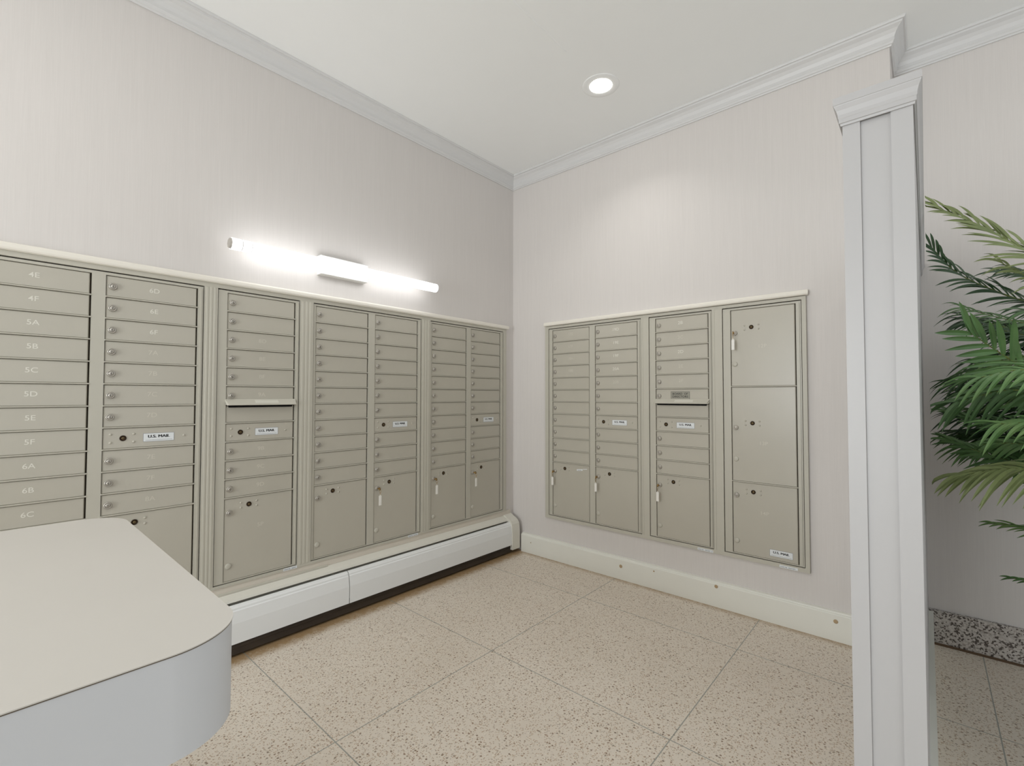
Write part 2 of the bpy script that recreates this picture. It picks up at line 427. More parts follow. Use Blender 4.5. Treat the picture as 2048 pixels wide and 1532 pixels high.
def mail_slot(root, x0, x1, zt, zb, ox, oz):
    """outgoing mail compartment: sloping hood, black slot, blank panel"""
    d = door(root, x0, x1, zt-.004, zb, 'outgoing_mail_panel', lk=False, ox=ox, oz=oz)
    h = zt-zb; w_ = x1-x0
    hood = MB()
    prof = [(.002, h+.024), (.034, h-.002), (.034, h-.005), (.031, h-.006), (.002, h+.012)]
    n = len(prof)
    vs = [(-.006, -a, b) for a, b in prof]+[(w_+.001, -a, b) for a, b in prof]
    vs[1] = (.002, -.034, h-.002); vs[2] = (.002, -.034, h-.005); vs[n+1] = (w_-.007, -.034, h-.002); vs[n+2] = (w_-.007, -.034, h-.005)
    hood.add(vs, [(i, (i+1) % n, n+(i+1) % n, n+i) for i in range(n)]+[tuple(range(n))[::-1], tuple(range(n, 2*n))])
    link('slot_hood', cached(('hood', round(w_, 3)), lambda: hood.mesh('slot_hood', M['taupe_trim'])), d, (0, 0, 0))
    hl = MB(); a0, a1 = (.010, h+.0175), (.026, h+.0045)
    for k_ in ((w_*.38, w_*.72),):
        hl.add([(k_[0], -a0[0], a0[1]+.0008), (k_[1], -a0[0], a0[1]+.0008), (k_[1], -a1[0], a1[1]+.0008), (k_[0], -a1[0], a1[1]+.0008),
                (k_[0], -a0[0], a0[1]-.001), (k_[1], -a0[0], a0[1]-.001), (k_[1], -a1[0], a1[1]-.001), (k_[0], -a1[0], a1[1]-.001)],
               [(0,1,2,3), (7,6,5,4), (0,4,5,1), (1,5,6,2), (2,6,7,3), (3,7,4,0)])
    link('hood_label', cached(('hl', round(w_, 3)), lambda: hl.mesh('hood_label', M['hood_label'])), d, (0, 0, 0), label='pale label on the hood')
    link('slot_opening', cached(('slot', round(w_, 3)), lambda: MB().box(.010, w_-.018, -.010, -.0005, h-.0165, h-.0055).mesh('slot_opening', M['slot'])), d, (0, 0, 0), label='black mail slot')
def parcel(root, x0, x1, zt, zb, ox, oz, z_lock, z_blank, z_master, number=None, rv=.036, rw=.012):
    d = door(root, x0, x1, zt, zb, 'parcel_door', lk=False, ox=ox, oz=oz)
    b = zb+.001
    link('lock', LOCK['cam'], d, (.0205, DY, z_lock-b), label='round nickel lock')
    link('lock_blank', LOCK['blank'], d, (.0205, DY, z_blank-b))
    link('master_lock', LOCK['master'], d, (.108, DY, z_master-b), label='dark bronze round lock')
    rivets(d, .108, z_master-b, [(-rv, -rw), (-rv, rw), (rv, rw), (rv, -rw)])
    if number: link('door_number', text_mesh(number, .027, M['number_faint'], .0001, 1.12), d, (.162, DY-.0002, z_master-.110-b), label='painted number '+number)
    return d

def unit(loc, rotz, s0, s1, cols, label, group):
    """cols: list of (x0, x1, kind, numbers)"""
    root = link('mailbox_unit', None, None); root.empty_display_size = .1
    if rotz: root.location = (0, -s0, ZB)
    else: root.location = (s0, 0, ZB)
    root.rotation_euler = (0, 0, rotz)
    ox, oz = s0, ZB
    W_ = s1-s0; H_ = ZT-ZB
    back = MB().box(.0005, W_-.0005, .0102, .0117, .0005, H_-.0005)
    link('gap_shade_back', back.mesh('gap_shade_back', M['gap']), root, label='plate painted dark as the shade behind the doors')
    fr = MB()
    FY = -.0035
    # perimeter and stiles
    xs = [0]+[v for c in cols for v in (c[0]-ox, c[1]-ox)]+[W_]
    fr.box(.0035, W_-.0035, FY, .010, ROW0-oz-.0025, H_-.005)
    fr.box(.0035, W_-.0035, FY, .010, .004, .332-oz+.002)
    zl, zh = .334-oz, ROW0-oz-.0025
    for a, b in zip(xs[0::2], xs[1::2]):
        a2 = a+(.0035 if a == 0 else 0); b2 = b-(.0035 if b == W_ else 0)
        fr.box(a2, b2, FY, .010, zl, zh)
        if b2-a2 > .012 and b == W_:      # small step lines of the jamb
            fr.box(a2+(b2-a2)*.45, a2+(b2-a2)*.7, FY-.004, FY+.0005, zl, zh)
    rails = []
    for x0, x1, kind, nums in cols:
        for n in range(1, 12):
            if kind == 'parcel3': break
            rails.append((x0, x1, rowz(n)))
        if kind == 'parcel3': rails += [(x0, x1, 1.272), (x0, x1, .7365)]
    for x0, x1, z in rails: fr.pan(x0-ox-.0005, x1-ox+.0005, z-.0045-oz+.0015, z-oz+.0015, .010, RAIL, .001)
    link('frame', fr.mesh('frame', M['taupe']), root)
    for x0, x1, kind, nums in cols:
        if kind == 'parcel3':
            d = parcel(root, x0, x1, ROW0, 1.272, ox, oz, 1.576, 1.399, 1.604, '12P')
            parcel(root, x0, x1, 1.272, .7365, ox, oz, 1.039, .861, 1.066, '13P')
            d = parcel(root, x0, x1, .7365, .332, ox, oz, .658, .403, .684, '14P')
            mail_label(d, .2405, .371-.333)
            continue
        for n in range(11):
            zt, zb = rowz(n), rowz(n+1)
            if n == 7 and kind in ('mail', 'slot'): carrier(root, x0, x1, zt, zb, ox, oz); continue
            if n == 6 and kind == 'slot': mail_slot(root, x0, x1, zt, zb, ox, oz); continue
            num = nums.get(n) if nums else None
            d = door(root, x0, x1, zt, zb, number=num[0] if num else None, faint=(num and num[1]), ox=ox, oz=oz)
            if nums and n == 5 and nums.get('plate'):
                pm = MB(); pm.box(-.059, .059, -.0012, 0, -.026, .026); pm.cur = 1
                for q in ((-.0575, .0575, .0238, .0248), (-.0575, .0575, -.0248, -.0238)): pm.box(q[0], q[1], -.0014, -.001, q[2], q[3])
                for q in ((-.0575, -.0565), (.0565, .0575)): pm.box(q[0], q[1], -.0014, -.001, -.0248, .0248)
                link('name_plate', pm.mesh('name_plate', [M['plate'], M['ink']]), d, (.155, DY, .043), label='grey plate reading BOARD OF DIRECTORS')
                link('plate_lettering', text_mesh('BOARD  OF\nDIRECTORS', .0175, M['ink'], .0001, 1.05), d, (.155, DY-.0014, .0455), label='dark lettering')
        pn = nums.get('p') if nums else None
        parcel(root, x0, x1, rowz(11), .332, ox, oz, .657, .404, .685, pn)
    thing(root, label, 'mailbox unit', group)
    return root

def seq(start_floor, start_unit, count, rows, faint, skip13=True):
    out = {}; f, u = start_floor, start_unit
    for r in rows[:count]:
        out[r] = ('%d%s' % (f, 'ABCDEF'[u]), faint)
        u += 1
        if u == 6: u = 0; f += 1
    return out
ALL = list(range(11)); MAIL = [0, 1, 2, 3, 4, 5, 6, 8, 9, 10]; SLOT = [0, 1, 2, 3, 4, 5, 8, 9, 10]
GA, GB = 'mailbox units in the long left wall', 'mailbox units in the right wall'
n1 = seq(4, 4, 11, ALL, False); n2 = seq(6, 3, 10, MAIL, True)
for r_ in (0, 1, 2): n2[r_] = (n2[r_][0], False)
n3 = {2: ('8D', True), 3: ('8E', True), 4: ('8F', True), 5: ('9A', True), 8: ('9B', True), 9: ('9C', True), 10: ('9D', True), 'p': '5P'}
unit(None, 0, -2.903, -2.174, [(-2.889, -2.565, 'plain', n1), (-2.522, -2.198, 'mail', n2)],
     'taupe two-column mailbox unit at the left edge, numbered from 4E, partly behind the white counter', GA)
unit(None, 0, -2.119, -1.730, [(-2.077, -1.752, 'slot', n3)],
     'taupe single-column mailbox unit with a mail slot hood, in the long left wall', GA)
unit(None, 0, -1.658, -.925, [(-1.643, -1.317, 'plain', None), (-1.274, -.952, 'mail', None)],
     'taupe two-column mailbox unit under the right half of the glowing wall lamp', GA)
unit(None, 0, -.852, -.123, [(-.838, -.515, 'plain', None), (-.473, -.154, 'mail', None)],
     'taupe two-column mailbox unit in the left wall nearest the room corner', GA)
RB = -math.pi/2
nb1 = {0: ('17E', True), 1: ('17F', True), 2: ('18A', True), 3: ('18B', True)}
nb2 = {0: ('19D', False), 1: ('19E', False), 2: ('19F', False), 3: ('20A', False), 4: ('20B', True)}
nb3 = {0: ('2B', False), 1: ('2C', True), 2: ('2D', False), 3: ('2E', True), 4: ('2F', True), 'plate': 1}
unit(None, RB, .364, 1.117, [(.398, .723, 'plain', nb1), (.767, 1.091, 'mail', nb2)],
     'taupe two-column mailbox unit at the left end of the right wall, next to the corner', GB)
unit(None, RB, 1.170, 1.565, [(1.213, 1.545, 'slot', nb3)],
     'taupe single-column mailbox unit with the BOARD OF DIRECTORS plate', GB)
unit(None, RB, 1.623, 2.022, [(1.667, 1.995, 'parcel3', None)],
     'taupe parcel locker unit with three tall doors stacked', GB)

# ---------------------------------------------------------------- casings and ledges around the mailbox openings
def casing(x0, x1, zb, zt, openings, flutes=(.14, .42, .70)):
    mb = MB(); f = -.008; b = .0122
    mb.box(x0, x1, f, b, ZT, zt); mb.box(x0, x1, f, b, zb, ZB)
    ed = [x0]+[v for o_ in openings for v in o_]+[x1]
    for a, c in zip(ed[0::2], ed[1::2]):
        mb.box(a, c, f, b, ZB, ZT)
        w_ = c-a
        if w_ > .045:                                   # fluted stiles between the units
            for q in flutes: mb.pan(a+w_*q, a+w_*(q+.16), ZB+.001, ZT-.001, f, f-.0015, .0008)
    return mb
struct('trim_4', casing(-2.96, -.090, .312, 1.745, [(-2.903, -2.174), (-2.119, -1.730), (-1.658, -.925), (-.852, -.123)]).mesh('mailbox_casing', M['taupe_trim']))
struct('trim_5', casing(.333, 2.042, .303, 1.742, [(.364, 1.117), (1.170, 1.565), (1.623, 2.022)], (.10,)).mesh('mailbox_casing_2', M['taupe_trim']), rot=(0, 0, RB))
led = [(-.0122, 1.745), (.014, 1.745), (.019, 1.749), (.021, 1.755), (.021, 1.766), (.017, 1.772), (.010, 1.775), (-.0122, 1.775)]
def ledge(x0, x1, zo):
    mb = MB(); p = [(a, z+zo) for a, z in led]; n = len(p)
    vs = [(x0-(max(a, 0) if x0 > 0 else 0)*.0, -a, z) for a, z in p]+[(x1+max(a, 0)*.3, -a, z) for a, z in p]
    mb.add(vs, [(i, (i+1) % n, n+(i+1) % n, n+i) for i in range(n)]+[tuple(range(n))[::-1], tuple(range(n, 2*n))]); return mb
struct('trim_6', ledge(-3.4, -.078, 0).mesh('ledge', M['cream_trim']))
struct('trim_7', ledge(.328, 2.048, 0).mesh('ledge_2', M['cream_trim']), rot=(0, 0, RB))
# wooden batten under the left casing
struct('trim_8', MB().extrude([(-.0122, .262), (.006, .262), (.010, .268), (.010, .280), (.004, .284), (-.0122, .284)], -3.3, -1.56).mesh('batten', M['taupe_trim']))
struct('trim_9', MB().box(-3.3, -.034, -.002, .0122, .2765, .3118).mesh('filler_board', M['filler']))
# maker's stickers on the bottom rails
def sticker(root_rot, s, z, w_):
    mb = MB(); mb.box(-w_/2, w_/2, -.0005, 0, -.0065, .0065); mb.cur = 1
    for i in range(int(w_/.006)):
        if i % 7 != 6: mb.box(-w_/2+.004+i*.0055, -w_/2+.0075+i*.0055, -.0008, -.0004, -.002-(i % 3)*.0006, .0012)
    o = link('service_sticker', mb.mesh('service_sticker', [M['label'], M['grey_ink']]))
    o.location = (-(.0082), -s, z) if root_rot else (s, -.0082, z); o.rotation_euler = (0, 0, root_rot)
    return o
G = 'service stickers on the casing bottoms'
thing(sticker(RB, 1.945, .311, .085), 'small white service sticker under the three tall parcel doors', 'sticker', G)
thing(sticker(RB, 1.515, .311, .090), 'small white service sticker under the unit with the BOARD OF DIRECTORS plate', 'sticker', G)
thing(sticker(0, -1.765, .3185, .07), 'small white service sticker under the left wall single-column mailbox unit', 'sticker', G)
thing(sticker(0, -.985, .3185, .08), 'small white service sticker on the casing below the lamp-side double mailbox unit', 'sticker', G)
thing(sticker(0, -2.15, .3185, .03), 'tiny white sticker on the casing just past the counter edge', 'sticker', G)
mb = MB(); mb.box(-.028, .022, -.0006, 0, -.006, .005); mb.box(.024, .060, -.0006, 0, .002, .006); mb.cur = 1
mb.box(-.02, .01, -.0009, -.0005, -.0035, -.0015)
o = link('paper_strip', mb.mesh('paper_strip', [M['label'], M['grey_ink']]), None, (DY-.0002, -.640, .688), (0, math.radians(-6), RB))
thing(o, 'torn white paper strip stuck on a parcel door in the right wall', 'sticker')

# ---------------------------------------------------------------- keys left hanging in the parcel locks
def key_set(tag_len=.058, clear=False):
    root = link('hanging_key', None)
    k = MB(); k.box(-.0012, .0012, -.024, -.006, -.003, .003)
    k.lathe((0, -.032, 0), (1, 0, 0), [(.009, -.001), (.009, .001), (.0035, .001), (.0035, -.001), (.009, -.001)], 16)
    link('key', k.mesh('key', M['brass']), root)
    r = MB(); pts = [(0, -.038+.009*math.cos(a), -.013+.009*math.sin(a)) for a in [i*math.pi/8 for i in range(17)]]
    r.tube(pts, .0008, 6); pts = [(.0005, -.038, -.022-.0022*i) for i in range(8)]; r.tube(pts, .0011, 6)
    link('key_ring', r.mesh('key_ring', M['brass']), root)
    t = MB(); t.pan(-.0085, .0085, -.040-tag_len, -.040, -.0365, -.0395, .001)
    t.box(-.0025, .0025, -.0388, -.0372, -.041, -.033)
    link('key_tag', t.mesh('key_tag', M['tag']), root, label='white plastic key tag')
    return root
k0 = key_set()
KG = 'keys hanging in the parcel locks'
spots = [(0, -1.250, .657, 'brass key with a white tag in a parcel door below the wall lamp'),
         (0, -.815, .657, 'brass key with a white tag, left of the two keys nearest the corner'),
         (0, -.450, .657, 'brass key with a white tag in the left wall parcel door closest to the corner'),
         (RB, .421, .657, 'brass key with a white tag beside the torn paper strip'),
         (RB, .790, .657, 'brass key with a slim white tag in the second parcel door of the right wall'),
         (RB, 1.236, .657, 'brass key with a white tag in the parcel door below the BOARD OF DIRECTORS column'),
         (RB, 1.690, 1.576, 'brass key with a pale handwritten tag in the top tall parcel door')]
for i, (rot, s, z, lab) in enumerate(spots):
    if i == 0: r_ = k0
    else:
        r_ = k0.copy(); COL.objects.link(r_)
        for ch in k0.children:
            c = ch.copy(); COL.objects.link(c); c.parent = r_
    r_.location = (-.0, -s, z) if rot else (s, 0, z)
    r_.rotation_euler = (0, 0, rot)
    thing(r_, lab, 'key', KG)

# ---------------------------------------------------------------- baseboard heater
h = link('baseboard_heater', None, None, (-1.6, 0, 0))
HX0, HX1 = -3.5, -.115
def hx(mb, m, name, lab=None):
    me = mb.mesh(name, m); me.transform(Matrix.Translation((1.6, 0, 0))); return link(name, me, h, label=lab)
mb = MB(); mb.extrude([(-.0118, .035), (.002, .035), (.002, .262), (.040, .250), (.046, .243), (.048, .245), (.043, .256), (.004, .276), (-.0118, .276)], HX0, HX1+.02)
hx(mb, M['heater_cream'], 'hood')
mb = MB(); mb.extrude([(.088, .068), (.0915, .068), (.0915, .160), (.084, .214), (.079, .218), (.078, .226), (.070, .236), (.060, .238), (.060, .235), (.068, .233), (.074, .224), (.075, .215), (.0805, .210), (.088, .159)], HX0, -1.476)
hx(mb, M['heater'], 'front_panel')
mb = MB(); mb.extrude([(.0885, .068), (.092, .068), (.092, .160), (.0845, .214), (.0795, .218), (.0785, .226), (.0705, .236), (.060, .238), (.060, .235), (.068, .233), (.074, .224), (.075, .215), (.0805, .210), (.0885, .159)], -1.472, HX1+.012)
hx(mb, M['heater'], 'front_panel')
mb = MB(); mb.box(HX0, HX1, -.074, -.012, .012, .060); mb.box(HX0, HX1, -.050, -.004, .0, .012)
mb.tube([(HX0, -.060, .045), (HX1, -.060, .045)], .016, 10)
hx(mb, M['heater_dark'], 'heating_element', 'dark finned element')
mb = MB(); mb.extrude([(-.0118, .03), (.098, .03), (.098, .165), (.092, .222), (.078, .246), (.050, .262), (.010, .282), (-.0118, .283)], HX1, -.030)
hx(mb, M['heater_cream'], 'end_cap')
thing(h, 'long white baseboard heater along the floor under the left wall mailboxes', 'heater')

# ---------------------------------------------------------------- wall lamp
t = link('wall_lamp', None, None, (-1.487, 0, 1.935))
def tl(mb, m, name, lab=None):
    me = mb.mesh(name, m); me.transform(Matrix.Translation((1.487, 0, -1.935))); return link(name, me, t, label=lab)
tl(MB().pan(-1.632, -1.345, 1.886, 1.990, WA, -.034, .003), M['plastic'], 'mounting_plate', 'white rectangular wall plate')
mb = MB().box(-1.56, -1.42, -.052, -.034, 1.918, 1.950)
tl(mb, M['plastic'], 'bracket')
TZ, TY, TR = 1.929, -.080, .0275
tl(MB().cyl((-2.005, TY, TZ), (1, 0, 0), TR, TR, 1.075, 40), M['tube'], 'glowing_tube', 'bright white light tube')
for a, b in ((-2.047, -2.0065), (-.9285, -.897)):
    tl(MB().cyl((a, TY, TZ), (1, 0, 0), TR, TR, b-a, 40), M['tube_end'], 'tube_collar')
for a, b in ((-2.092, -2.0485), (-.8955, -.868)):
    tl(MB().cyl((a, TY, TZ), (1, 0, 0), TR, TR, b-a, 40), M['tube_end'], 'tube_end')
mb = MB()
for x in (-2.0485, -2.0065, -.9300, -.8970): mb.cyl((x, TY, TZ), (1, 0, 0), TR+.0004, TR+.0004, .0022, 40)
tl(mb, M['grey_plastic'], 'seam_rings')
mb = MB(); mb.cyl((-2.100, TY, TZ), (1, 0, 0), TR*.82, TR*.98, .008, 8, smooth=False)
tl(mb, M['grey_plastic'], 'end_plug', 'grey end plug')
mb = MB(); mb.cyl((-.868, TY, TZ), (1, 0, 0), TR*.98, TR*.8, .008, 24)
tl(mb, M['plastic'], 'end_plug')
thing(t, 'long glowing white tube lamp on the wall above the left mailboxes', 'wall lamp')
fill_lamp = t.copy(); COL.objects.link(fill_lamp); fill_lamp.location.x = -5.3  # unseen copy of the lamp, added to fill the room with light
for ch in t.children:
    c2 = ch.copy(); COL.objects.link(c2); c2.parent = fill_lamp
fill_lamp['label'] = 'second long tube lamp added as fill on the left wall, beyond the left edge of the picture'

# ---------------------------------------------------------------- ceiling downlights
def downlight(x, y, watts, label, group=None, spread=150):
    r = link('ceiling_light', None, None, (x, y, CEIL))
    link('trim_ring', cached('ring', lambda: MB().lathe((0, 0, 0), (0, 0, -1), [(.104, -.001), (.104, .001), (.100, .0025), (.066, .0025), (.063, .001), (.062, -.001)], 48).mesh('trim_ring', M['ring'])), r)
    link('diffuser', cached('disc', lambda: MB().cyl((0, 0, -.0035), (0, 0, 1), .062, .062, .003, 40).mesh('diffuser', M['disc'])), r, label='glowing round diffuser')
    thing(r, label, 'ceiling light', group)
    ld = bpy.data.lights.new('downlight_beam', 'AREA'); ld.shape = 'DISK'; ld.size = .12; ld.energy = watts; ld.color = (1, .985, .96); ld.spread = math.radians(spread)
    lo = bpy.data.objects.new('downlight_beam', ld); COL.objects.link(lo); lo.location = (0, 0, -.012); lo.parent = r
    return r
downlight(-.536, -1.138, DOWN_W, 'round glowing ceiling downlight above the mailbox alcove', spread=120)
downlight(-.75, -3.35, DOWN_W*.6, 'round ceiling downlight added as fill above the palm')  # added out of view to light the palm niche
def fill_panel(x, y, sx, sy, watts, label):  # unseen panel, added for soft fill from above
    r = link('ceiling_fill_panel', None, None, (x, y, CEIL))
    mb = MB(); 
    for a in ((-sx/2-.03, sx/2+.03, -sy/2-.03, -sy/2), (-sx/2-.03, sx/2+.03, sy/2, sy/2+.03), (-sx/2-.03, -sx/2, -sy/2, sy/2), (sx/2, sx/2+.03, -sy/2, sy/2)): mb.box(*a, -.03, .001)
    link('frame', mb.mesh('fill_panel_frame', M['plastic']), r)
    link('diffuser', MB().box(-sx/2, sx/2, -sy/2, sy/2, -.014, -.008).mesh('fill_panel_diffuser', M['panel']), r)
    thing(r, label, 'ceiling light')
    ld = bpy.data.lights.new('fill_panel_beam', 'AREA'); ld.shape = 'RECTANGLE'; ld.size = sx; ld.size_y = sy; ld.energy = watts; ld.color = (1, .99, .975)
    lo = bpy.data.objects.new('fill_panel_beam', ld); COL.objects.link(lo); lo.location = (0, 0, -.018); lo.parent = r
fill_panel(-3.15, -1.35, 1.2, .9, FILL_PANEL_W, 'large ceiling panel light added as unseen fill above the white counter')

# ---------------------------------------------------------------- white partition pier with its moulded cap
PX0, PX1, PY0, PY1, PZ = -1.575, XC-.001, -2.4955, -2.374, 1.886
p = link('partition', None, None, (PX0, (PY0+PY1)/2, 0))
def pl(mb, m, name, lab=None):
    me = mb.mesh(name, m); me.transform(Matrix.Translation((-PX0, -(PY0+PY1)/2, 0))); return link(name, me, p, label=lab)
PXB = WB-.001
mb = MB()
# body stands before the end wall; behind it a thinner leaf runs on to the far wall
mb.box(PX0+.006, PXB, PY0, PY1, 0, PZ-.01)
mb.box(PXB, PX1, PY0, YR-.001, 0, PZ-.01)
pl(mb, M['partition'], 'body')
mb = MB(); mb.box(PX0, PX0+.006, PY1-.032, PY1, 0, PZ-.05); pl(mb, M['partition'], 'edge_board')
mb = MB(); mb.box(PX0, PX0+.006, PY0, PY0+.0365, 0, PZ-.05)
pl(mb, M['partition'], 'edge_board')
capz = 1.826
prof = [(0, 0), (.003, 0), (.004, .005), (.006, .006), (.006, .015), (.007, .017), (.0075, .024), (.010, .034), (.014, .043), (.0145, .045), (.0155, .046), (.0155, .062), (0, .062)]
prof = [(a, z+capz) for a, z in prof]
mb = sweep([(PXB, PY1), (PX0, PY1), (PX0, PY0), (PX1, PY0)], prof, -1)
mb.box(PX0, PXB, PY0, PY1, capz+.04, capz+.0615); mb.box(PXB, PX1, PY0, YR-.001, capz+.04, capz+.0615)
pl(mb, M['partition'], 'moulded_cap')
mb = MB(); mb.box(PX0+.03, XC-.027, PY0-.018, PY0, 0, .160)
pl(mb, M['base_trim'], 'plinth')
thing(p, 'tall narrow white partition with a moulded cap, left of the palm', 'partition')

# ---------------------------------------------------------------- white counter
def rrect(x0, x1, y0, y1, r, n=48):
    pts = []
    for cx, cy, a0 in ((x1-r, y1-r, 0), (x0+r, y1-r, 90), (x0+r, y0+r, 180), (x1-r, y0+r, 270)):
        for i in range(n+1):
            a = math.radians(a0+90*i/n); pts.append((cx+r*math.cos(a), cy+r*math.sin(a)))
    return pts
c = link('counter', None, None, (-3.25, -1.2, 0))
def cl(mb, m, name, lab=None):
    me = mb.mesh(name, m); me.transform(Matrix.Translation((3.25, 1.2, 0))); return link(name, me, c, label=lab)
CX0, CX1, CY0, CY1 = -3.95, -2.566, -1.723, -.680
cl(MB().prism(rrect(CX0, CX1, CY0, CY1, .105), .8585, .8600), M['laminate'], 'countertop', 'warm white laminate top')
cl(MB().prism(rrect(CX0+.0004, CX1-.0004, CY0+.0004, CY1-.0004, .105), .8568, .8585), M['laminate_edge'], 'top_edge', 'thin dark laminate edge')
cl(MB().prism(rrect(CX0+.0015, CX1-.0015, CY0+.0015, CY1-.0015, .1035), .712, .8568), M['laminate_fill_tint'], 'apron', 'white rounded side with cool fill light in its tint')
cl(MB().prism(rrect(-3.75, -3.05, -1.35, -.95, .08), 0, .712), M['laminate_fill_tint'], 'pedestal')
thing(c, 'thick white counter with rounded corners in the left foreground', 'counter')

# ---------------------------------------------------------------- potted palm (mostly right of the frame)
def crom(P, n):
    P = [Vector(q) for q in P]; P = [P[0]*2-P[1]]+P+[P[-1]*2-P[-2]]; out = []
    for i in range(1, len(P)-2):
        a, b, c_, d = P[i-1:i+3]
        for k in range(n):
            t_ = k/n; out.append(.5*((2*b)+(c_-a)*t_+(2*a-5*b+4*c_-d)*t_*t_+(3*b-a-3*c_+d)*t_**3))
    out.append(P[-2]); return out
PB = Vector((-.48, -3.28, 0))
palm = link('potted_palm', None, None, PB)
def loc_(mb, m, name, lab=None):
    me = mb.mesh(name, m); me.transform(Matrix.Translation(-PB)); return link(name, me, palm, label=lab)
def frond(pts, maxlen, nl, start=.42, droop=.35, up=(-.55, 0, .83), seed=0, wide=.011, ang=46):
    rnd = random.Random(seed); nl = int(nl*1.3)
    C = crom(pts, 14); m = len(C)
    mb = MB(); mb.cur = 1; mb.tube(C[::2], .0055, 6, .0012); mb.cur = 0
    L = [0]
    for i in range(1, m): L.append(L[-1]+(C[i]-C[i-1]).length)
    def at(s):
        s *= L[-1]
        for i in range(1, m):
            if L[i] >= s:
                f = (s-L[i-1])/max(1e-6, L[i]-L[i-1]); return C[i-1].lerp(C[i], f), (C[i]-C[i-1]).normalized()
        return C[-1], (C[-1]-C[-2]).normalized()
    for j in range(nl):
        u = j/(nl-1); s = start+(1-start)*u
        for sd in (-1, 1):
            q, T = at(min(1, s+sd*.004))
            S = T.cross(Vector(up)); S = S.normalized() if S.length > .1 else Vector((1, 0, 0))
            Nn = S.cross(T).normalized()
            prof_ = max(.55 if u > .5 else 0, (math.sin(math.pi*min(1, .18+u*.78)))**.6)
            ln = maxlen*prof_*rnd.uniform(.85, 1.1)
            a = math.radians(ang*(1-.55*u)+rnd.uniform(-7, 7))
            D = (T*math.cos(a)+S*sd*math.sin(a)+Nn*rnd.uniform(.0, .22)).normalized()
            W_ = D.cross(Nn).normalized()
            wv = .88*wide*rnd.uniform(.8, 1.15); dr = rnd.uniform(.75, 1.25); K = 8; vs = []
            for k in range(K+1):
                t_ = k/K
                c0 = q+D*ln*t_+Vector((0, 0, -1))*droop*ln*t_*t_*dr
                hw = wv*(math.sin(math.pi*(.12+.88*t_)))**.7*.5 if k < K else .0003
                fold = Nn*hw*.45
                vs += [c0-W_*hw+fold, c0, c0+W_*hw+fold]
            fs = []
            for k in range(K): a0 = k*3; fs += [(a0, a0+1, a0+4, a0+3), (a0+1, a0+2, a0+5, a0+4)]
            mb.add([(v[0], min(v[1], -2.5145), v[2]) for v in vs], fs)
    return mb
def F(tipwards, maxlen=.2, nl=22, **kw):
    base = (PB.x+random.uniform(-.05, .05), PB.y+random.uniform(-.05, .05), .40)
    first = Vector(tipwards[0])
    mid = (PB.x*.7+first.x*.3, PB.y*.75+first.y*.25, .40+(first.z-.40)*.62)
    return frond([base, mid]+tipwards, maxlen, nl, **kw)
